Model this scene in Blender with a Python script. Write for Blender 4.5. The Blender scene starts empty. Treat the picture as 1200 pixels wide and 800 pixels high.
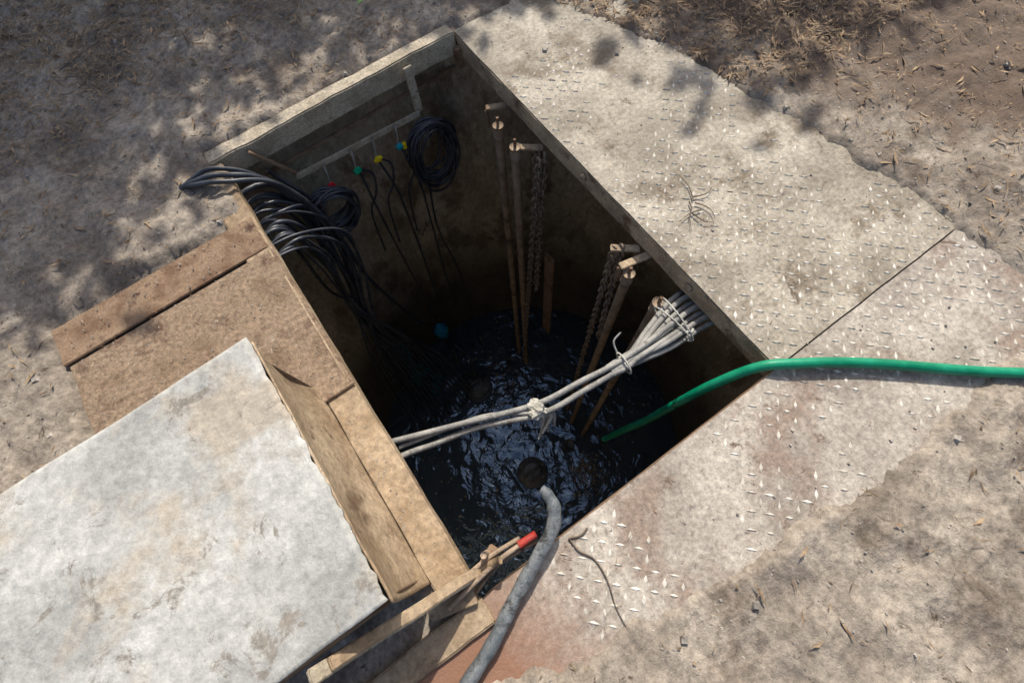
import bpy, bmesh, math, random
from mathutils import Vector, Matrix, noise
random.seed(7)
S=bpy.context.scene
COL=S.collection
V=Vector
# ------------------------------------------------------------ materials
def M(name,c1,c2,scale=6,rough=.85,metal=0,bump=.3,bscale=70,c3=None,s3=3,t3=.58,speck=.25,lo=.38,hi=.62,stretch=None,spec=.3,c4=None,s4=9,t4=.62):
    m=bpy.data.materials.new(name);m.use_nodes=True
    nt=m.node_tree;N=nt.nodes;L=nt.links
    b=N['Principled BSDF'];tc=N.new('ShaderNodeTexCoord')
    src=tc.outputs['Object']
    if stretch:
        mp=N.new('ShaderNodeMapping');mp.inputs['Scale'].default_value=stretch
        L.new(src,mp.inputs['Vector']);src=mp.outputs['Vector']
    def nz(s,d=8,r=.62,dist=0):
        n=N.new('ShaderNodeTexNoise');n.inputs['Scale'].default_value=s;n.inputs['Detail'].default_value=d
        n.inputs['Roughness'].default_value=r;n.inputs['Distortion'].default_value=dist;L.new(src,n.inputs['Vector']);return n.outputs['Fac']
    def ramp(fac,a,b_,ca,cb):
        r=N.new('ShaderNodeValToRGB');r.color_ramp.elements[0].position=a;r.color_ramp.elements[1].position=b_
        r.color_ramp.elements[0].color=(*ca,1);r.color_ramp.elements[1].color=(*cb,1);L.new(fac,r.inputs['Fac']);return r.outputs['Color']
    def mix(fac,a,b_,mode='MIX'):
        x=N.new('ShaderNodeMix');x.data_type='RGBA';x.blend_type=mode
        if isinstance(fac,float):x.inputs[0].default_value=fac
        else:L.new(fac,x.inputs[0])
        for i,v in ((6,a),(7,b_)):
            if isinstance(v,tuple):x.inputs[i].default_value=(*v,1)
            else:L.new(v,x.inputs[i])
        return x.outputs[2]
    n1=nz(scale)
    col=ramp(n1,lo,hi,c1,c2)
    if c3:
        f=ramp(nz(s3,10,.7),t3,t3+.1,(0,0,0),(1,1,1));col=mix(f,col,c3)
    if c4:
        f=ramp(nz(s4,12,.78,.6),t4,t4+.05,(0,0,0),(1,1,1));col=mix(f,col,c4)
    sp=ramp(nz(scale*14,6,.75),.3,.7,(1-speck,)*3,(1+speck*.6,)*3)
    col=mix(1.0,col,sp,'MULTIPLY')
    L.new(col,b.inputs['Base Color'])
    b.inputs['Metallic'].default_value=metal
    b.inputs['Specular IOR Level'].default_value=spec
    rr=N.new('ShaderNodeMapRange');rr.inputs[3].default_value=max(rough-.14,.03);rr.inputs[4].default_value=min(rough+.12,1)
    L.new(n1,rr.inputs[0]);L.new(rr.outputs[0],b.inputs['Roughness'])
    if bump:
        bp=N.new('ShaderNodeBump');bp.inputs['Strength'].default_value=bump;bp.inputs['Distance'].default_value=.01
        ad=N.new('ShaderNodeMath');ad.operation='ADD';L.new(nz(bscale,8,.7),ad.inputs[0]);L.new(n1,ad.inputs[1])
        L.new(ad.outputs[0],bp.inputs['Height']);L.new(bp.outputs[0],b.inputs['Normal'])
    return m,N,L,b,mix,ramp,nz,tc
def MM(*a,**k): return M(*a,**k)[0]
soil,N,L,b,mix,ramp,nz,tc=M('dry_soil',(.20,.165,.132),(.41,.355,.29),2.6,.95,0,1.0,38,c3=(.16,.125,.095),s3=2.2,t3=.54,speck=.55,c4=(.10,.072,.05),s4=14,t4=.59)
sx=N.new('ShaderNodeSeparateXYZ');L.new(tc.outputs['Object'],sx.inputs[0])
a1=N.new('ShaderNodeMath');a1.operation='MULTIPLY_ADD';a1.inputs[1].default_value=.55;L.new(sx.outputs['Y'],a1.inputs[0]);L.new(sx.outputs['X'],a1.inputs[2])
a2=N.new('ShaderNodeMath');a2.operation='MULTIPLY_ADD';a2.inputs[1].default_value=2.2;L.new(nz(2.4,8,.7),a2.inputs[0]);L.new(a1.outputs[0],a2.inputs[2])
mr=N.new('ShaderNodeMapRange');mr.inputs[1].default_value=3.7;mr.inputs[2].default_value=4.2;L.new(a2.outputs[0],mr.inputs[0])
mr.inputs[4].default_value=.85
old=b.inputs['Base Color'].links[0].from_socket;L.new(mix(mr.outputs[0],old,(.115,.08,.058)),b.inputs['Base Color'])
plate=MM('worn_steel_plate',(.26,.225,.175),(.47,.42,.34),3.4,.72,.0,.45,70,c3=(.20,.16,.115),s3=3.2,t3=.52,speck=.5,c4=(.13,.095,.065),s4=8,t4=.60)
lozm=MM('worn_plate_tread',(.44,.405,.34),(.74,.70,.62),7,.45,.0,.2,90,c3=(.28,.23,.17),s3=5,t3=.58,speck=.3,spec=.5)
plate2,N,L,b,mix,ramp,nz,tc=M('rusty_steel_plate',(.29,.25,.21),(.48,.43,.365),3.3,.72,0,.5,70,c3=(.28,.215,.17),s3=2.6,t3=.52,speck=.5,c4=(.16,.115,.085),s4=9,t4=.59)
sx=N.new('ShaderNodeSeparateXYZ');L.new(tc.outputs['Object'],sx.inputs[0])
a2=N.new('ShaderNodeMath');a2.operation='MULTIPLY_ADD';a2.inputs[1].default_value=.9;L.new(nz(5,10,.75),a2.inputs[0]);L.new(sx.outputs['X'],a2.inputs[2])
mr=N.new('ShaderNodeMapRange');mr.inputs[1].default_value=.74;mr.inputs[2].default_value=.38;L.new(a2.outputs[0],mr.inputs[0])
old=b.inputs['Base Color'].links[0].from_socket;L.new(mix(mr.outputs[0],old,(.25,.135,.088)),b.inputs['Base Color'])
frame=MM('concrete_frame_edge',(.38,.32,.235),(.60,.52,.40),7,.85,0,.8,60,c3=(.24,.18,.12),s3=7,t3=.55,speck=.5,c4=(.15,.10,.065),s4=16,t4=.6)
lip=MM('rusty_frame_angle',(.34,.25,.165),(.58,.45,.30),9,.8,0,.8,60,c3=(.20,.12,.07),s3=7,t3=.55,speck=.5,c4=(.10,.06,.04),s4=16,t4=.6)
rust=MM('rusted_steel',(.17,.10,.06),(.33,.23,.15),9,.85,0,.6,90,c3=(.09,.05,.035),s3=9,t3=.57,speck=.4)
brown=MM('brown_rusty_plate',(.21,.14,.088),(.39,.29,.20),4,.78,0,.8,55,c3=(.14,.085,.055),s3=4,t3=.51,speck=.55,c4=(.46,.40,.32),s4=8,t4=.615)
tan=MM('tan_dirty_steel',(.29,.205,.125),(.49,.38,.26),3,.72,0,.6,50,c3=(.20,.135,.085),s3=4,t3=.54,speck=.45,c4=(.12,.08,.05),s4=11,t4=.60)
grey=MM('grey_galvanised',(.33,.33,.31),(.53,.525,.495),2.6,.66,0,.5,45,c3=(.42,.37,.30),s3=2.2,t3=.52,speck=.35,c4=(.25,.225,.19),s4=7,t4=.56)
pipe_m=MM('rail_pipe_rust',(.26,.19,.13),(.42,.32,.23),12,.7,0,.5,90,c3=(.13,.09,.06),s3=10,t3=.55,speck=.4)
chain_m=MM('chain_rust',(.20,.15,.11),(.36,.28,.21),20,.65,.2,.3,120)
cab_g=MM('grey_cable_sheath',(.20,.195,.18),(.36,.35,.32),9,.6,0,.3,120,c3=(.10,.085,.07),s3=12,t3=.56,speck=.4)
cab_b=MM('black_cable_sheath',(.024,.028,.036),(.06,.066,.08),12,.4,0,.2,120,spec=.55)
hose_m=MM('grey_hose_rubber',(.075,.09,.10),(.20,.215,.22),11,.42,0,.4,90,c3=(.04,.04,.04),s3=13,t3=.53,speck=.45,spec=.5)
green_m=MM('green_hose_plastic',(.0,.17,.085),(.01,.27,.145),9,.4,0,.1,90,speck=.15)
pump_m=MM('pump_iron',(.07,.08,.09),(.17,.18,.19),9,.4,.3,.4,60)
blue_m=MM('blue_float_plastic',(.01,.20,.38),(.02,.30,.52),9,.35,0,.1,60)
teal_m=MM('teal_rope',(.01,.20,.21),(.02,.32,.31),9,.6,0,.1,60)
tagR=MM('red_tag',(.55,.01,.02),(.7,.02,.03),9,.4,0,0);tagG=MM('green_tag',(.0,.30,.16),(.0,.42,.22),9,.4,0,0)
tagY=MM('yellow_tag',(.75,.55,.01),(.85,.65,.02),9,.4,0,0);tagB=MM('cyan_tag',(.0,.30,.38),(.01,.4,.45),9,.4,0,0)
redp=MM('red_paint',(.30,.03,.02),(.45,.05,.035),20,.6,0,.3,90,c3=(.16,.07,.05),s3=30,t3=.52)
rag=MM('dirty_rag',(.35,.33,.28),(.5,.48,.42),40,.95,0,.5,120)
straw=MM('dry_leaf',(.13,.08,.045),(.40,.29,.18),25,.9,0,0)
twigm=MM('twig_bark',(.10,.075,.055),(.22,.17,.13),30,.9,0,.4,120)
stone=MM('pebble',(.20,.18,.155),(.44,.40,.35),10,.9,0,.3,120)
leafm=MM('tree_leaves',(.04,.07,.02),(.08,.12,.04),3,.6,0,0)
gb=MM('green_blade',(.12,.3,.03),(.2,.42,.06),9,.5,0,0)
scum=MM('scum_debris',(.22,.18,.13),(.42,.36,.28),30,.9,0,0)
# well wall
wall,N,L,b,mix,ramp,nz,tc=M('well_concrete',(.32,.265,.185),(.56,.475,.345),2.6,.85,0,.9,26,c3=(.22,.165,.11),s3=3.2,t3=.5,speck=.45,stretch=(1,1,.55),c4=(.13,.095,.065),s4=8,t4=.6)
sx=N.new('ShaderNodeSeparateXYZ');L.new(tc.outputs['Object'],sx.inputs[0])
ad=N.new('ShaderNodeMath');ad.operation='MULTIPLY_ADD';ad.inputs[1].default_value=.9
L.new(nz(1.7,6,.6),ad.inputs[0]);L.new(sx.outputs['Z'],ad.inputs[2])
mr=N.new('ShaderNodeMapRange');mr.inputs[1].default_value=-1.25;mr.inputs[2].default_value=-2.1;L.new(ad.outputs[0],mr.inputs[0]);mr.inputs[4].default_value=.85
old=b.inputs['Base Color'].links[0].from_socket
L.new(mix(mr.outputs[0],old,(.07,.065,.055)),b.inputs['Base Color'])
# water: dark, glossy, gently rippled, with calmer patches
wat=bpy.data.materials.new('sewage_water');wat.use_nodes=True;N=wat.node_tree.nodes;L=wat.node_tree.links;b=N['Principled BSDF']
b.inputs['Base Color'].default_value=(.11,.16,.22,1);b.inputs['Metallic'].default_value=.55;b.inputs['Roughness'].default_value=.06
tc=N.new('ShaderNodeTexCoord');bp=N.new('ShaderNodeBump');bp.inputs['Distance'].default_value=.034
n2=N.new('ShaderNodeTexNoise');n2.inputs['Scale'].default_value=7;n2.inputs['Detail'].default_value=3;n2.inputs['Roughness'].default_value=.5;n2.inputs['Distortion'].default_value=.8
n3=N.new('ShaderNodeTexNoise');n3.inputs['Scale'].default_value=1.5;n3.inputs['Detail'].default_value=3
rp=N.new('ShaderNodeMapRange');rp.inputs[1].default_value=.38;rp.inputs[2].default_value=.62;rp.inputs[3].default_value=.3;rp.inputs[4].default_value=1
L.new(tc.outputs['Object'],n3.inputs['Vector']);L.new(n3.outputs['Fac'],rp.inputs[0]);L.new(rp.outputs[0],bp.inputs['Strength'])
L.new(tc.outputs['Object'],n2.inputs['Vector']);L.new(n2.outputs['Fac'],bp.inputs['Height']);L.new(bp.outputs[0],b.inputs['Normal'])
# ------------------------------------------------------------ helpers
def group(name):
    e=bpy.data.objects.new(name,None);e.empty_display_size=.1;COL.objects.link(e);return e
def mesh(name,vs,fs,mat,parent=None,smooth=False):
    me=bpy.data.meshes.new(name);me.from_pydata([tuple(v) for v in vs],[],fs);me.update()
    o=bpy.data.objects.new(name,me);COL.objects.link(o);me.materials.append(mat)
    if smooth: me.polygons.foreach_set('use_smooth',[True]*len(me.polygons))
    if parent:o.parent=parent
    return o
def cat(pts,k=8):
    pts=[V(p) for p in pts]
    if len(pts)<3: 
        return [pts[0].lerp(pts[-1],i/k) for i in range(k+1)]
    P=[pts[0]*2-pts[1]]+pts+[pts[-1]*2-pts[-2]];out=[]
    for i in range(1,len(P)-2):
        a,b_,c,d=P[i-1:i+3]
        for j in range(k):
            t=j/k;out.append(.5*((2*b_)+(c-a)*t+(2*a-5*b_+4*c-d)*t*t+(3*b_-a-3*c+d)*t**3))
    out.append(pts[-1]);return out
def sweep(pts,r,seg=8,k=8,flat=1.0,smooth=True):
    P=cat(pts,k);n=len(P);vs=[];fs=[];up=V((.13,.21,1)).normalized()
    for i,p in enumerate(P):
        t=(P[min(i+1,n-1)]-P[max(i-1,0)]).normalized()
        if abs(t.dot(up))>.96: a=t.cross(V((1,.2,0))).normalized()
        else:a=t.cross(up).normalized()
        if i and a.dot(pa)<0:a=-a
        pa=a;b_=t.cross(a)
        rr=r(i/(n-1)) if callable(r) else r
        for s in range(seg):
            an=2*math.pi*s/seg;vs.append(p+a*math.cos(an)*rr+b_*math.sin(an)*rr*flat)
    for i in range(n-1):
        for s in range(seg):
            s2=(s+1)%seg;fs.append((i*seg+s,i*seg+s2,(i+1)*seg+s2,(i+1)*seg+s))
    fs.append(tuple(range(seg)));fs.append(tuple(range((n-1)*seg,n*seg))[::-1])
    return vs,fs
def tube(name,pts,r,mat,parent=None,seg=8,k=8,flat=1.0):
    vs,fs=sweep(pts,r,seg,k,flat);return mesh(name,vs,fs,mat,parent,True)
def merge(lst):
    VS=[];FS=[]
    for vs,fs in lst:
        o=len(VS);VS+=list(vs);FS+=[tuple(i+o for i in f) for f in fs]
    return VS,FS
def beam(name,p,q,w,h,mat,parent=None,up=(0,0,1),bev=.003,rough=0):
    p=V(p);q=V(q);t=(q-p);Ln=t.length;t.normalize();u=V(up);a=t.cross(u).normalized();u=a.cross(t).normalized()
    bm=bmesh.new();bmesh.ops.create_cube(bm,size=1)
    bmesh.ops.scale(bm,vec=(Ln,w,h),verts=bm.verts)
    if rough:
        ed=[e for e in bm.edges if abs((e.verts[0].co-e.verts[1].co).x)>Ln*.5]
        bmesh.ops.subdivide_edges(bm,edges=ed,cuts=max(2,int(Ln/.05)),use_grid_fill=True)
    if bev:
        es=[e for e in bm.edges if len(e.link_faces)==2 and e.calc_face_angle(0)>.5]
        bmesh.ops.bevel(bm,geom=es,offset=bev,segments=2,affect='EDGES')
    m=Matrix((t,a,u)).transposed().to_4x4();m.translation=(p+q)/2
    bmesh.ops.transform(bm,matrix=m,verts=bm.verts)
    if rough:
        for v in bm.verts:
            d=noise.noise_vector(v.co*7)*rough+noise.noise_vector(v.co*31)*rough*.4;v.co+=d
    me=bpy.data.meshes.new(name);bm.to_mesh(me);bm.free();me.materials.append(mat)
    o=bpy.data.objects.new(name,me);COL.objects.link(o)
    if parent:o.parent=parent
    return o
def box(name,lo,hi,mat,parent=None,bev=.003,rough=0):
    lo=V(lo);hi=V(hi);c=(lo+hi)/2
    return beam(name,(lo.x,c.y,c.z),(hi.x,c.y,c.z),hi.y-lo.y,hi.z-lo.z,mat,parent,bev=bev,rough=rough)
def lathe(name,prof,c,mat,parent=None,seg=24):
    vs=[];fs=[]
    for r,z in prof:
        for s in range(seg):
            a=2*math.pi*s/seg;vs.append((c[0]+r*math.cos(a),c[1]+r*math.sin(a),c[2]+z))
    for i in range(len(prof)-1):
        for s in range(seg):
            s2=(s+1)%seg;fs.append((i*seg+s,i*seg+s2,(i+1)*seg+s2,(i+1)*seg+s))
    fs.append(tuple(range(seg))[::-1]);fs.append(tuple(range((len(prof)-1)*seg,len(prof)*seg)))
    return mesh(name,vs,fs,mat,parent,False)
# ------------------------------------------------------------ ground
def lerp_tab(t,x):
    if x<=t[0][0]:return t[0][1]
    for (a,b_),(c,d) in zip(t,t[1:]):
        if x<=c:return b_+(d-b_)*(x-a)/(c-a)
    return t[-1][1]
BR=[(-.5,2.30),(.3,2.27),(.88,2.16),(1.47,2.05),(1.98,1.84),(2.2,1.72)]
CN=[(-.6,-.12),(-.25,-.14),(-.11,-.20),(.21,-.32),(.52,-.37),(.84,-.41),(1.3,-.45),(2.3,-.5)]
def fbm(x,y,s,o=4):
    return noise.fractal(V((x*s,y*s,3.3)),.9,2.0,o)
def inside(x,y):
    d=-9
    if y<2.3: d=max(d,min(lerp_tab(BR,y)-x,x+0.03,2.2-y if x>1.36 else 2.24-y, y-lerp_tab(CN,x)))
    if -.95<x<.1: d=max(d,min(x+.92,y+.05-.0,1.84-y))
    if -.3<x<.1 and y<.1: d=max(d,min(x+.36,y-lerp_tab(CN,x)))
    return d
def gh(x,y):
    n=fbm(x,y,2.2)*.024+fbm(x,y,9)*.015+fbm(x,y,34,3)*.009
    d=inside(x,y)+fbm(x,y,3)*.04+fbm(x,y,14)*.025
    t=min(max((d+.03)/.05,0),1);t=t*t*(3-2*t)
    far=max(0,math.hypot(x-1,y-1)-6)
    z=(.018+n+min(far*.01,.3)*fbm(x,y,.2,2))*(1-t)+(-.024)*t
    return max(z,-.024)
def axis(lo,hi,cuts,st,far):
    a=[];x=lo
    while x<hi: a.append(x);x+=st
    a.append(hi)
    a=[v for v in a if all(abs(v-c)>st*.45 for c in cuts)]+list(cuts)
    g=.15;x=hi
    while x<far: x+=g;g*=1.5;a.append(x)
    g=.15;x=lo
    while x>-far: x-=g;g*=1.5;a.append(x)
    return sorted(a)
XS=axis(-2.0,4.2,(-.03,1.33),.018,70);YS=axis(-1.6,4.8,(-.03,2.22),.018,70)
vs=[(x,y,gh(x,y)) for y in YS for x in XS];fs=[];nx=len(XS)
for j in range(len(YS)-1):
    for i in range(nx-1):
        cx=(XS[i]+XS[i+1])/2;cy=(YS[j]+YS[j+1])/2
        if -.03<cx<1.33 and -.03<cy<2.22: continue
        fs.append((j*nx+i,j*nx+i+1,(j+1)*nx+i+1,(j+1)*nx+i))
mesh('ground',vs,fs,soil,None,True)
# ------------------------------------------------------------ well
W=group('concrete_well');cx,cy,R=.65,.76,1.6
seg=96;zs=[-.1-i*.09 for i in range(42)];vs=[];fs=[]
for z in zs:
    for s in range(seg):
        a=2*math.pi*s/seg;r=R+.016*noise.noise(V((math.cos(a)*3,math.sin(a)*3,z*2)))
        vs.append((cx+r*math.cos(a),cy+r*math.sin(a),z))
for i in range(len(zs)-1):
    for s in range(seg):
        s2=(s+1)%seg;fs.append((i*seg+s,(i+1)*seg+s,(i+1)*seg+s2,i*seg+s2))
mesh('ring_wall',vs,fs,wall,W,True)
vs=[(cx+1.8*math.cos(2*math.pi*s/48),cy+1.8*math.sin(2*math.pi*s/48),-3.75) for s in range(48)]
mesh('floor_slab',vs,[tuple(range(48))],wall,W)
for nm,lo,hi in (('slab_side_e',(1.335,-1.0,-.11),(2.4,2.6,-.03)),('slab_side_w',(-1.1,-1.0,-.11),(-.035,2.6,-.03)),
                 ('slab_side_n',(-.03,2.225,-.11),(1.33,2.6,-.03)),('slab_side_s',(-.03,-1.0,-.11),(1.33,-.035,-.03))):
    box(nm,lo,hi,wall,W,bev=0)
# rim frame
F=group('hatch_frame')
beam('frame_back',(-.05,2.205,-.035),(1.29,2.205,-.035),.075,.12,frame,F,bev=.006,rough=.007)
beam('frame_right',(1.313,-.05,-.057),(1.313,2.24,-.057),.03,.105,lip,F,bev=.004,rough=.004)
beam('frame_left',(-.06,.02,-.03),(-.06,2.17,-.03),.12,.07,tan,F,bev=.006,rough=.004)
beam('frame_front',(0,-.014,-.045),(1.3,-.014,-.045),.028,.08,rust,F,bev=.004,rough=.002)
beam('frame_front_left',(-.75,-.035,-.005),(-.002,-.035,-.005),.085,.05,tan,F,bev=.006,rough=.006)
beam('corner_post',(1.285,2.15,-.05),(1.285,2.15,-.16),.04,.04,rust,F,up=(1,0,0))
lathe('frame_bolt',[(.02,0),(.02,.006),(.012,.012)],(0,0,0),pipe_m,F,8)
bolt=bpy.data.objects['frame_bolt'];bolt.rotation_euler=(0,-math.pi/2,0);bolt.location=(1.292,1.12,-.045)
bolt2=bolt.copy();bolt2.name='frame_bolt_b';COL.objects.link(bolt2);bolt2.location=(1.292,.44,-.05)
# ------------------------------------------------------------ checker plates
def sheet(name,poly,z,t,mat,parent,amp=.004,st=.05):
    x0,x1,y0,y1=poly;nx_=max(2,int((x1-x0)/st));ny_=max(2,int((y1-y0)/st));vs=[];fs=[]
    for j in range(ny_+1):
        for i in range(nx_+1):
            x=x0+(x1-x0)*i/nx_;y=y0+(y1-y0)*j/ny_
            e=.003*noise.noise(V((x*9,y*9,0)))
            vs.append((x+(e if i in(0,nx_) else 0),y+(e if j in (0,ny_) else 0),z+fbm(x,y,1.3,2)*amp))
    for j in range(ny_):
        for i in range(nx_):
            a=j*(nx_+1)+i;fs.append((a,a+1,a+nx_+2,a+nx_+1))
    o=mesh(name,vs,fs,mat,parent,False)
    md=o.modifiers.new('thick','SOLIDIFY');md.thickness=t;md.offset=-1
    return o
def treads(name,poly,z,mat,parent,amp=.004,pitch=.042,wear=.15):
    x0,x1,y0,y1=poly;L_=[];i=0
    y=y0+pitch*.6;row=0
    while y<y1-pitch*.5:
        x=x0+pitch*.6;c=0
        while x<x1-pitch*.5:
            if inside(x,y)>.01 and fbm(x+9,y,2.2,4)>-wear+random.uniform(-.14,.14):
                an=math.radians(45 if (row+c)%2 else -45)
                d=V((math.cos(an),math.sin(an),0));p=V((-d.y,d.x,0))
                zz=z+fbm(x,y,1.3,2)*amp+.0003-random.random()*.0008;o=V((x+random.uniform(-1,1)*.0012,y+random.uniform(-1,1)*.0012,zz));l=.0205*random.uniform(.65,1.03);w=.0062*random.uniform(.65,1.1);hh=.0045*random.uniform(.5,1.1)
                L_.append(([o-d*l,o-p*w,o+d*l,o+p*w,o-d*l*.55+V((0,0,hh)),o+d*l*.55+V((0,0,hh))],
                           [(0,1,4),(1,5,4),(1,2,5),(2,3,5),(3,4,5),(3,0,4)]))
            x+=pitch;c+=1
        y+=pitch;row+=1
    vs,fs=merge(L_);mesh(name,vs,fs,mat,parent,False)
P1=group('checker_plate');pr=(1.302,2.36,.004,2.20)
sheet('steel_sheet',pr,.0,.006,plate,P1);treads('tread_pattern',pr,.0,lozm,P1,wear=.12)
P2=group('checker_plate.001');pr=(-.34,2.36,-.62,-.002)
sheet('steel_sheet_near',pr,-.001,.006,plate2,P2);treads('tread_pattern_near',(.22,2.36,-.62,-.002),-.001,lozm,P2,wear=.20)
# ------------------------------------------------------------ hatch lid (raised, boxed)
H=group('hatch_lid')
def grid_surf(name,fn,nu,nv,mat,parent,th=.005):
    vs=[fn(i/nu,j/nv) for j in range(nv+1) for i in range(nu+1)]
    fs=[(j*(nu+1)+i,j*(nu+1)+i+1,(j+1)*(nu+1)+i+1,(j+1)*(nu+1)+i) for j in range(nv) for i in range(nu)]
    o=mesh(name,vs,fs,mat,parent,True);md=o.modifiers.new('t','SOLIDIFY');md.thickness=th;md.offset=0
    return o
def topf(u,v):
    x=-.10-u*1.35;y=.15+v*.80
    e=.011*max(0,noise.noise(V((1,y*14,0))))+.006*noise.noise(V((4,y*45,0)))
    if u<.001:x-=e
    return (x,y+.004*noise.noise(V((x*9,1,0))),.485+.012*fbm(x,y,2,3)-.03*u)
grid_surf('top_sheet',topf,70,90,grey,H,.008)
def webf(u,v):
    y=.13+u*.80;z=.0+v*.475
    return (-.118-.022*math.sin(v*math.pi)+.018*v**3+.006*fbm(y,z,3,3),y+.01*v,z)
grid_surf('side_web',webf,60,24,tan,H,.006)
box('end_flange',(-1.44,.155,.0),(-.125,.163,.47),rust,H)
box('far_flange',(-1.44,.925,.0),(-.125,.933,.45),brown,H)
box('outer_flange',(-1.45,.16,.0),(-1.442,.93,.44),brown,H)
beam('corner_arm',(-.325,.118,.425),(.010,.075,.02),.03,.11,tan,H,rough=.004)
beam('corner_arm_edge',(-.325,.116,.485),(.012,.073,.080),.036,.012,frame,H,rough=.002)
beam('corner_arm_foot',(-.16,.06,.02),(-.01,.02,.02),.05,.05,tan,H)
# brown plates on left rim
B=group('rusty_cover_plate')
beam('near_plate_part',(-.44,.865,.012),(-.44,1.59,.012),.885,.012,brown,B,rough=.005)
beam('raised_lip',(-.012,.865,-.004),(-.012,1.59,-.004),.012,.045,lip,B)
beam('far_plate_part',(-.46,1.615,.004),(-.46,1.80,.004),.90,.012,rust,B,rough=.005)
# ------------------------------------------------------------ stay rods at near corner
K=group('hatch_stay_rod')
tube('rod_a',[(-.09,.04,.085),(.10,.06,.07),(.235,.055,.05)],.0085,pipe_m,K)
tube('rod_b',[(-.07,.075,.075),(.08,.085,.06),(.20,.075,.045)],.008,pipe_m,K)
tube('rod_c',[(-.02,.02,.03),(.10,.05,.05),(.24,.035,.03)],.006,rust,K)
tube('red_sleeve',[(.185,.060,.058),(.25,.055,.048)],.013,redp,K,k=3)
tube('pin',[(.085,.10,.04),(.085,.10,.115)],.011,pipe_m,K,k=3)
tube('pin_head',[(.05,.07,.05),(.115,.06,.085)],.013,tan,K,k=3)
beam('lug',(.0,.05,.03),(.12,.10,.03),.035,.02,rust,K,rough=.003)
# ------------------------------------------------------------ hoses
G=group('grey_hose')
tube('hose_body',[(-.42,-.25,.02),(-.155,-.160,.028),(-.04,-.12,.03),(.068,-.067,.034),(.20,-.01,.045),(.30,.035,.06),(.345,.085,.08),(.352,.135,.09),(.345,.155,.088)],
     lambda t:.0225-.0085*max(0,t-.75)*4+.0012*math.sin(t*60),hose_m,G,12,10,.75)
Gr=group('green_hose')
tube('hose_body_green',[(.93,.22,-1.5),(.98,.17,-1.0),(1.0,.14,-.7),(1.03,.115,-.3),(1.12,.09,-.12),(1.24,.045,.0),(1.34,-.02,.03),(1.55,-.17,.028),(1.94,-.50,.03),(2.4,-.8,.04),(3.2,-1.2,.04)],.019,green_m,Gr,12,10)
# ------------------------------------------------------------ cable bundle across
C=group('cable_bundle')
rnd=random.Random(3)
for i in range(7):
    yy=.28+i*.028;zz=-.14+.02*(i%2)
    tube('strand_%d'%i,[(1.45,yy-.02,zz-.01),(1.27,yy+.01,zz),(1.10,.30+i*.02,zz+.015+rnd.uniform(-.01,.01)),(.92,.335+(i%4)*.014,-.115+.016*(i//4)),(.84,.345+(i%4)*.012,-.12+.014*(i//4))],.0125,cab_g,C)
tube('long_cable_a',[(1.2,.37,-.10),(.92,.365,-.09),(.72,.395,-.105),(.52,.425,-.105),(.25,.53,-.11),(.0,.625,-.10),(-.15,.68,-.09)],.0125,cab_g,C)
tube('long_cable_b',[(1.2,.33,-.11),(.92,.34,-.10),(.72,.36,-.12),(.52,.385,-.12),(.30,.485,-.135),(.12,.535,-.14),(-.02,.57,-.13),(-.15,.58,-.13)],.0125,cab_g,C)
tube('end_cable',[(.5,.40,-.11),(.35,.50,-.12),(.2,.55,-.125),(0,.60,-.12)],.009,cab_g,C)
def loop(name,c,r1,r2,ax,mat,par,r=.004,gap=0):
    ax=V(ax).normalized();a=ax.cross(V((0,0,1))).normalized();b_=ax.cross(a)
    pts=[V(c)+a*math.cos(t)*r1+b_*math.sin(t)*r2 for t in [2*math.pi*i/12 for i in range(13-gap)]]
    tube(name,pts,r,mat,par,6,3)
wire=MM('tie_wire',(.3,.29,.26),(.5,.49,.45),20,.6,.2,0)
loop('tie_a',(.90,.355,-.105),.048,.035,(1,-.1,0),wire,C)
loop('tie_b',(1.20,.38,-.12),.11,.035,(1,-.1,0),wire,C)
loop('tie_c',(1.17,.37,-.12),.10,.035,(1,.1,0),wire,C)
tube('strap_end',[(.90,.40,-.09),(.91,.44,-.06),(.95,.45,-.04)],.004,wire,C,6)
tube('strap_end_b',[(1.2,.30,-.08),(1.17,.29,-.05),(1.15,.30,-.02)],.006,wire,C,6)
bm=bmesh.new();bmesh.ops.create_icosphere(bm,subdivisions=4,radius=.033)
for v in bm.verts:
    v.co*=1+.6*noise.noise(v.co*45)+.35*noise.noise(v.co*110);v.co.z*=.9
    v.co+=V((.515,.405,-.105))
me=bpy.data.meshes.new('rag_knot');bm.to_mesh(me);me.materials.append(rag);o=bpy.data.objects.new('rag_knot',me);COL.objects.link(o);o.parent=C
for q in range(5):
    tube('rag_tail_%d'%q,[(.515,.40,-.11),(.52+rnd.uniform(-.04,.04),.365+rnd.uniform(-.01,.02),-.14),(.51+rnd.uniform(-.05,.05),.33,-.18-.02*q)],lambda t:.012*(1-t)+.004,rag,C,6)
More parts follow.
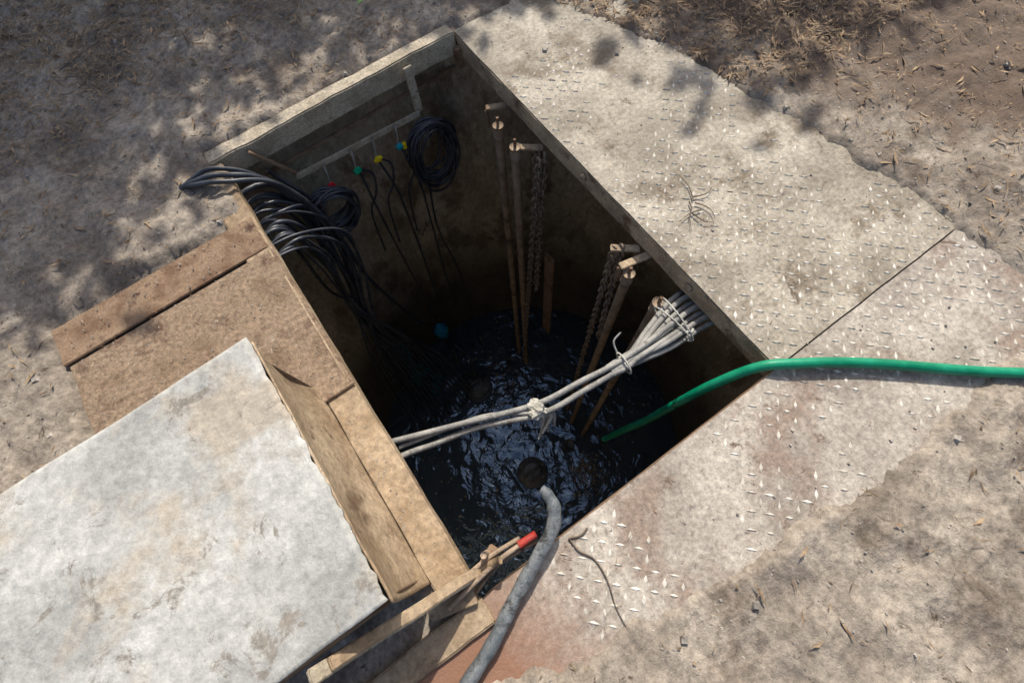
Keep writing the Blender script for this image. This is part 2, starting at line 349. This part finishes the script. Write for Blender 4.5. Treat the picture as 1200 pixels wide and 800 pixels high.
# ------------------------------------------------------------ rails & chains
def chain(name,p,q,mat,par,r=.0065,link=.042):
    p=V(p);q=V(q);n=int((q-p).length/link);P=[p.lerp(q,i/n) for i in range(n+1)];t=(q-p).normalized();L_=[]
    a=t.cross(V((.3,1,0))).normalized();b_=t.cross(a)
    for i,c in enumerate(P):
        u=(a if i%2 else b_)*1.0;u=(u+ (b_ if i%2 else a)*rnd.uniform(-.5,.5)).normalized()
        pts=[c+t*math.cos(g)*link*.72+u*math.sin(g)*link*.42 for g in [2*math.pi*k/10 for k in range(11)]]
        L_.append(sweep(pts,r,5,1))
    vs,fs=merge(L_);mesh(name,vs,fs,mat,par,True)
def rails(nm,a,b_,arm_a,arm_b,ztop,zb):
    g=group(nm)
    for i,(x,y) in enumerate((a,b_)):
        vs,fs=sweep([(x,y,ztop),(x-.01,y,-1.8),(x-.03,y-.01,zb)],.023,14,14);mesh('pipe_%d'%i,vs,fs,pipe_m,g,True)
        tube('pipe_cap_%d'%i,[(x,y,ztop-.06),(x,y,ztop+.012)],.028,pipe_m,g,12,3)
        tube('bracket_pin_%d'%i,[(x,y,ztop),(x,y,ztop+.06)],.008,rust,g,6,2)
    beam('bracket_arm_0',arm_a[0],arm_a[1],.035,.012,lip,g)
    beam('bracket_arm_1',arm_b[0],arm_b[1],.035,.012,lip,g)
    beam('bracket_web_0',(V(arm_a[0])+V((0,0,-.02))),(V(arm_a[0])+V((0,0,-.12))),.03,.01,rust,g,up=(1,0,0))
    beam('bracket_hook_1',(V(arm_b[1])+V((-.01,0,.0))),(V(arm_b[1])+V((-.01,0,-.08))),.03,.012,rust,g,up=(1,0,0))
    return g
g1=rails('pump_guide_rail',(1.20,1.67),(1.19,1.51),((1.215,1.80,-.13),(1.31,1.75,-.13)),((1.175,1.53,-.14),(1.30,1.43,-.14)),-.14,-3.6)
g2=rails('pump_guide_rail.001',(1.19,.66),(1.20,.48),((1.17,.70,-.12),(1.31,.67,-.12)),((1.20,.80,-.13),(1.30,.72,-.13)),-.15,-3.6)
box('old_rail_plate',(1.27,1.27,-2.3),(1.29,1.36,-1.0),rust,g1,rough=.002)
cA=group('lifting_chain')
chain('chain_strand_a',(1.275,1.44,-.16),(1.13,1.50,-3.4),chain_m,cA)
chain('chain_strand_b',(1.25,1.40,-.18),(1.16,1.46,-2.4),chain_m,cA)
chain('chain_strand_c',(1.285,1.40,-.17),(1.22,1.38,-1.5),chain_m,cA)
cB=group('lifting_chain.001')
chain('chain_strand_d',(1.215,.79,-.15),(1.17,.76,-3.3),chain_m,cB)
chain('chain_strand_e',(1.24,.77,-.14),(1.19,.70,-1.0),chain_m,cB)
# ------------------------------------------------------------ cable rack
K2=group('cable_rack')
beam('rack_bar',(.24,2.12,-.235),(.98,2.12,-.265),.012,.035,frame,K2,rough=.001)
beam('rack_post',(.985,2.125,.01),(.985,2.135,-.27),.012,.045,frame,K2,up=(1,0,0),rough=.001)
beam('rack_post_b',(.13,2.15,.0),(.26,2.13,-.24),.012,.03,rust,K2,up=(0,1,0))
beam('rack_angle',(.0,2.20,-.20),(1.28,2.21,-.20),.02,.02,rust,K2)
tags=[(.37,tagR),(.53,tagG),(.66,tagY),(.80,tagB)]
for i,(x,m) in enumerate(tags):
    tube('hook_%d'%i,[(x+.02,2.105,-.23),(x+.01,2.09,-.29),(x,2.10,-.35)],.005,wire,K2,6,4)
    bm=bmesh.new();bmesh.ops.create_icosphere(bm,subdivisions=2,radius=.024)
    for v in bm.verts:
        v.co.y*=.5;v.co*=1+.4*noise.noise(v.co*60+V((i,0,0)));v.co+=V((x,2.09,-.37))
    me=bpy.data.meshes.new('tag_%d'%i);bm.to_mesh(me);me.materials.append(m);o=bpy.data.objects.new('tag_%d'%i,me);COL.objects.link(o);o.parent=K2
box('tag_yellow_b',(.815,2.08,-.40),(.84,2.10,-.36),tagY,K2)
for i,x in enumerate((.55,.67,.82,.90)):
    tube('hanging_wire_%d'%i,[(x-.01,2.10,-.38),(x+rnd.uniform(-.02,.03),2.10,-.7),(x+rnd.uniform(-.04,.02),2.13,-1.3),(x+rnd.uniform(-.05,.05),2.15,-2.2),(x-.05,2.0,-3.6)],.0075,cab_b,K2,6)
    if i<3: tube('hanging_wire_b%d'%i,[(x+.0,2.10,-.38),(x+.05,2.10,-.46),(x+.02,2.10,-.6),(x-.06,2.11,-.75),(x-.1,2.15,-1.2)],.007,cab_b,K2,6)
def coil(name,c,rx,rz,turns,tilt=0):
    g=group(name)
    for k in range(turns):
        a=rx*rnd.uniform(.62,1.08);b_=rz*rnd.uniform(.66,1.06);oy=rnd.uniform(-.035,.03);ph=rnd.random()*6
        ox=rnd.uniform(-.025,.025);oz=rnd.uniform(-.03,.01)+(rz-b_)*.9
        pts=[]
        for i in range(15):
            t=2*math.pi*i/14+ph
            pts.append((c[0]+ox+a*math.cos(t)+.015*noise.noise(V((k,t,0))),c[1]+oy+.012*math.sin(t*2+k),c[2]+oz+b_*math.sin(t)))
        tube('turn_%d'%k,pts,.0078,cab_b,g,7,4)
    return g
c1=coil('cable_coil',(.97,2.07,-.53),.155,.235,17)
tube('coil_tie',[(.97,2.03,-.28),(.96,2.02,-.34),(.99,2.06,-.36),(.99,2.12,-.30)],.006,cab_b,c1,6)
tube('coil_tail',[(1.05,2.07,-.5),(1.08,2.07,-.75),(1.0,2.07,-.85),(.9,2.08,-.82),(.86,2.08,-.65)],.008,cab_b,c1,6)
c2=coil('cable_coil.001',(.30,2.05,-.50),.135,.16,14)
tube('coil_tail2',[(.36,2.05,-.38),(.45,2.05,-.45),(.42,2.05,-.62),(.33,2.03,-.68)],.008,cab_b,c2,6)
# black cables hanging at the far-left corner
BC=group('black_cables')
for i in range(3):
    tube('cable_%d'%i,[(-.36,2.16+i*.04,-.12),(-.24,2.13+i*.02,-.01),(-.13,2.11-i*.02,.045),(-.02,2.09-i*.045,.05),(.12+i*.02,2.05-i*.03,-.10),(.19+i*.03,2.0-i*.02,-.5),
        (.13+i*.03,1.96,-1.0),(.0,1.92,-1.8),(.1*i-.2,1.75,-3.6)],.0125 if i%2 else .011,cab_b,BC,8)
for i in range(17):
    bx=rnd.uniform(.06,.30);zb=rnd.uniform(.35,1.05)
    tube('hang_cable_%d'%i,[(-.30,1.70,-.18),(-.06,1.68+i*.022,-.15-.02*(i%3)),(.03+bx*.35,1.70+i*.022,-.2),(bx,1.76+i*.02,-zb*.6),(bx*.95,1.80+i*.016,-zb),(bx*.4,1.80,-zb-.5),(-.12+.03*i,1.72,-zb-1.3),(.05*i-.3,1.5,-3.6)],rnd.choice((.007,.009,.011)),cab_b,BC,8)
tube('long_float_cable',[(-.3,2.0,-.15),(.10,2.06,-.12),(.24,2.03,-.6),(.24,2.06,-1.2),(.30,2.1,-1.8),(.40,2.1,-2.4),(.52,2.06,-2.62),(.56,1.95,-2.9),(.62,1.75,-3.0),(.56,1.62,-3.3)],.013,cab_b,BC,8)
tube('loop_cable',[(.15,2.1,-.1),(.25,2.06,-.5),(.1,2.0,-1.2),(.0,1.95,-1.0),(.02,1.95,-.5)],.010,cab_b,BC,8)
fl=group('float_switch')
lathe('float_body',[(.02,-.13),(.06,-.09),(.068,.04),(.04,.09),(.015,.14)],(.52,2.02,-2.62),blue_m,fl,16)
lathe('float_collar',[(.07,-.015),(.073,0),(.07,.025)],(.52,2.02,-2.62),teal_m,fl,16)
for i in range(6):
    tube('teal_strand_%d'%i,[(.02+i*.03,2.0,-2.3),(.03+i*.02,1.98,-2.8),(-.02+i*.05,1.9,-3.2),(.0+i*.06,1.8,-3.6)],.009,teal_m,fl,6)
# ------------------------------------------------------------ pumps, water, debris
def pump(nm,x,y):
    g=group(nm);z=-3.68
    lathe('volute',[(.20,0),(.22,.04),(.21,.10),(.14,.12)],(x,y,z),pump_m,g,28)
    lathe('motor_body',[(.15,.10),(.16,.12),(.16,.22),(.13,.23),(.13,.29),(.15,.295),(.15,.32),(.08,.35),(.08,.375),(.03,.38)],(x,y,z),pump_m,g,28)
    tube('handle',[(x-.10,y,z+.31),(x-.09,y,z+.40),(x,y,z+.44),(x+.09,y,z+.40),(x+.10,y,z+.31)],.012,pump_m,g,8)
    for k in range(6):
        a=k*math.pi/3;lathe('bolt_%d'%k,[(.012,0),(.012,.015)],(x+.12*math.cos(a),y+.12*math.sin(a),z+.318),pipe_m,g,6)
    tube('discharge_elbow',[(x+.16,y,z+.06),(x+.36,y,z+.06),(x+.46,y,z+.12),(x+.48,y,z+.3)],.06,pump_m,g,12)
    return g
pump('submersible_pump',.49,.46);g=pump('submersible_pump.001',.53,1.57)
tube('pump_lead',[(.56,1.6,-3.3),(.50,1.75,-3.15),(.52,1.95,-2.9),(.52,2.02,-2.70)],.018,cab_b,g,8)
vs=[];fs=[];n=200
for j in range(n+1):
    for i in range(n+1):
        x=cx-1.64+3.28*i/n;y=cy-1.64+3.28*j/n
        r1=math.hypot(x-.49,y-.46)
        z=-3.55+.007*fbm(x,y,5,3)+.0028*math.sin(r1*34+5*fbm(x,y,2.4,3))*math.exp(-r1*1.3)
        vs.append((x,y,z))
for j in range(n):
    for i in range(n):
        a=j*(n+1)+i;fs.append((a,a+1,a+n+2,a+n+1))
mesh('water',vs,fs,wat,None,True)
L_=[]
for k in range(620):
    if k<260: x,y=rnd.gauss(.95,.10),rnd.gauss(.12,.10)
    elif k<420: x,y=rnd.gauss(.8,.2),rnd.gauss(1.6,.3)
    else:
        a=rnd.random()*6.28;r=1.58*math.sqrt(rnd.random());x,y=cx+r*math.cos(a),cy+r*math.sin(a)
    if math.hypot(x-cx,y-cy)>1.57: continue
    s=rnd.uniform(.005,.020);a=rnd.random()*6.28;d=V((math.cos(a),math.sin(a),0))*s;p=V((-d.y,d.x,0))*rnd.uniform(.3,1);o=V((x,y,-3.536))
    L_.append(([o-d,o-p*.8,o+d*.9,o+p],[(0,1,2,3)]))
vs,fs=merge(L_);mesh('floating_debris',vs,fs,scum)
# ------------------------------------------------------------ litter
L_=[]
def strand(x,y,l,w,z=None,lift=.0):
    a=rnd.random()*6.28;d=V((math.cos(a),math.sin(a),rnd.uniform(-.1,.1)))*l/2;p=V((-math.sin(a),math.cos(a),rnd.uniform(-.5,.5)))*w/2
    zz=(gh(x,y) if z is None else z)+.004+lift;o=V((x,y,zz));m=V((-math.sin(a),math.cos(a),.3))*l*rnd.uniform(-.12,.12)
    L_.append(([o-d,o-p+m,o+d,o+p+m],[(0,1,2,3)]))
cnt=0
while cnt<34000:
    x=rnd.uniform(-1.8,4.0);y=rnd.uniform(-.9,4.6)
    if x*.57+y*.76>3.4 or inside(x,y)>-.02: continue
    dens=.06+max(0,fbm(x,y,1.1,3))*.3
    if y>2.6 and x<1.2: dens+=.9*min(1,(y-2.6)*1.4)
    if x>1.7 and y>.9: dens+=1.0*min(1,(x-1.7)+(y-.9)*.6)
    if x>2.3: dens+=.1
    if y<-.2: dens*=.4
    if rnd.random()>dens: continue
    cnt+=1;strand(x,y,rnd.choice((.015,.02,.03,.05,.08)),rnd.choice((.002,.003,.005,.010)),None,rnd.uniform(0,.014))
for k in range(420):
    x=rnd.uniform(1.36,2.2);y=rnd.uniform(.0,2.15);strand(x,y,rnd.uniform(.006,.03),.0025,.002)
for k in range(90):
    x=rnd.uniform(.1,1.9);y=rnd.uniform(-.35,-.03);strand(x,y,rnd.uniform(.006,.03),.0025,.002)
for k in range(160):
    x=rnd.uniform(-.85,-.02);y=rnd.uniform(.9,1.8);strand(x,y,rnd.uniform(.006,.035),.003,.02)
vs,fs=merge(L_);mesh('leaf_litter',vs,fs,straw)
L_=[]
def stone_(x,y,z,s):
    b8=[(-1,-1,-.7),(1,-1,-.7),(1,1,-.7),(-1,1,-.7),(-.6,-.6,.7),(.6,-.7,.8),(.7,.6,.6),(-.6,.7,.7)]
    a=rnd.random()*6.28
    L_.append(([V((x+s*(q[0]*math.cos(a)-q[1]*math.sin(a))*rnd.uniform(.7,1.1),y+s*(q[0]*math.sin(a)+q[1]*math.cos(a))*rnd.uniform(.7,1.1),z+s*q[2]*.6)) for q in b8],
      [(0,1,2,3),(4,5,6,7),(0,1,5,4),(1,2,6,5),(2,3,7,6),(3,0,4,7)]))
for k in range(5500):
    x=rnd.uniform(-1.6,3.8);y=rnd.uniform(-1.0,4.0);ins=inside(x,y)>0
    if ins and (x<1.4 and y>0 or x<.0 or rnd.random()>.15): continue
    s=rnd.uniform(.002,.0055) if rnd.random()<.97 else rnd.uniform(.008,.015)
    stone_(x,y,(0.001 if ins else gh(x,y))+s*.2,s)
for k in range(220):
    stone_(rnd.uniform(-.85,-.01),rnd.uniform(.88,1.79),.019,rnd.uniform(.0015,.004))
for k in range(90):
    stone_(rnd.gauss(-.085,.02),rnd.uniform(.15,.85),.006,rnd.uniform(.0015,.004))
vs,fs=merge(L_);mesh('gravel',vs,fs,stone,None,False)
T=group('fallen_twig')
def twig(par,x,y,z,n,l,r=.004):
    for k in range(n):
        a=rnd.random()*6.28;p=V((x+rnd.uniform(-.04,.04),y+rnd.uniform(-.04,.04),z));pts=[p]
        for s in range(4):
            a+=rnd.uniform(-.6,.6);p=p+V((math.cos(a),math.sin(a),rnd.uniform(-.05,.10)))*l*rnd.uniform(.5,1.1)/4;pts.append(p.copy())
        tube('stem_%d'%k,pts,lambda t:r*(1.1-t*.8),twigm,par,5,3)
twig(T,1.53,.70,.012,6,.15,.003)
for i,(x,y,n_,l,r) in enumerate(((2.35,1.9,6,.4,.006),(2.75,1.25,4,.4,.005),(2.2,2.5,6,.4,.006),(2.9,1.7,6,.5,.007),(1.55,2.75,3,.3,.004),(-.2,3.2,4,.3,.004),(2.55,.75,3,.3,.004))):
    T2=group('fallen_twig.%03d'%(i+1))
    for q in range(n_): twig(T2,x+rnd.uniform(-.25,.25),y+rnd.uniform(-.25,.25),.03,1,l,r*rnd.uniform(.5,1.1))
RT=group('surface_root')
tube('root',[(.33,-.02,.004),(.335,-.07,.006),(.36,-.12,.004),(.355,-.19,.006),(.33,-.26,.004),(.32,-.33,.006)],lambda t:.0035*(1-t*.6),twigm,RT,6,5)
tube('root_b',[(.33,-.02,.004),(.37,-.035,.006),(.40,-.03,.004)],.003,twigm,RT,6,5)
g=mesh('grass_blade',[(.98,2.62,.05),(1.02,2.59,.07),(1.13,2.64,.065),(1.02,2.615,.065)],[(0,1,2,3)],gb)
# ------------------------------------------------------------ tree (out of frame, casts the dappled shade)
sd=V((.5,.6,.85)).normalized()
TR=group('shade_tree')
tube('trunk',[(4.6,9.2,-.2),(4.5,9.1,1.2),(4.3,8.7,2.6),(4.0,8.2,3.8)],lambda t:.22-.13*t,twigm,TR,12)
LF=[]
def clump(q,nl,sg=.26):
    for j in range(nl):
        o=q+V((rnd.gauss(0,sg),rnd.gauss(0,sg),rnd.gauss(0,sg*.5)))
        a=V([rnd.gauss(0,1) for _ in range(3)]).normalized();b_=a.cross(V((rnd.random(),rnd.random(),1))).normalized()
        s_=rnd.uniform(.06,.12);LF.append(([o-a*s_,o-b_*s_*.5,o+a*s_,o+b_*s_*.5],[(0,1,2,3)]))
ends=[]
for ix in range(9):
    for iy in range(4):
        ends.append((V((-1.0+ix*.85+rnd.uniform(-.2,.2),5.75+iy*.85+rnd.uniform(-.25,.25),4.1+rnd.uniform(-.25,.35))),130))
for k in range(8):
    ends.append((V((4.75+rnd.uniform(-.2,1.7),5.0+rnd.uniform(-.6,.6),4.1+rnd.uniform(-.3,.4))),60))
for k,(e,nl) in enumerate(ends):
    s=V((4.2,8.4,2.6+rnd.random()));md_=s.lerp(e,.5)+V((0,0,.3))
    tube('limb_%d'%k,[s,md_,e],lambda t:.05*(1-t)+.008,twigm,TR,5,4)
    for c_ in range(4):
        clump(e+V((rnd.gauss(0,.28),rnd.gauss(0,.24),rnd.gauss(0,.2))),nl)
vs,fs=merge(LF);mesh('crown_leaves',vs,fs,leafm,TR)
# ------------------------------------------------------------ light + camera
w=bpy.data.worlds.new('World');S.world=w;w.use_nodes=True
nt=w.node_tree;sk=nt.nodes.new('ShaderNodeTexSky');sk.sky_type='NISHITA';sk.sun_disc=False
sk.sun_elevation=math.asin(sd.z);sk.sun_rotation=math.atan2(sd.x,sd.y);sk.dust_density=4.0
nt.links.new(sk.outputs[0],nt.nodes['Background'].inputs[0]);nt.nodes['Background'].inputs[1].default_value=.15
sl=bpy.data.lights.new('sun','SUN');sl.energy=5;sl.angle=math.radians(.5);sl.color=(1,.94,.84)
so=bpy.data.objects.new('sun',sl);COL.objects.link(so);so.rotation_euler=sd.to_track_quat('Z','Y').to_euler();so.location=(3,3,6)
cd=bpy.data.cameras.new('camera');cam=bpy.data.objects.new('camera',cd);COL.objects.link(cam)
r_=V((.81595,-.57595,-.05015));u_=V((.55605,.7581,.34072));f_=V((.15822,.30589,-.93883))
m=Matrix((r_,u_,-f_)).transposed().to_4x4();m.translation=V((.29147,.10312,1.7));cam.matrix_world=m
cd.sensor_width=36;cd.lens=16.62;cd.clip_start=.02;cd.clip_end=500;S.camera=cam
S.view_settings.view_transform='Standard';S.view_settings.look='None';S.view_settings.exposure=0
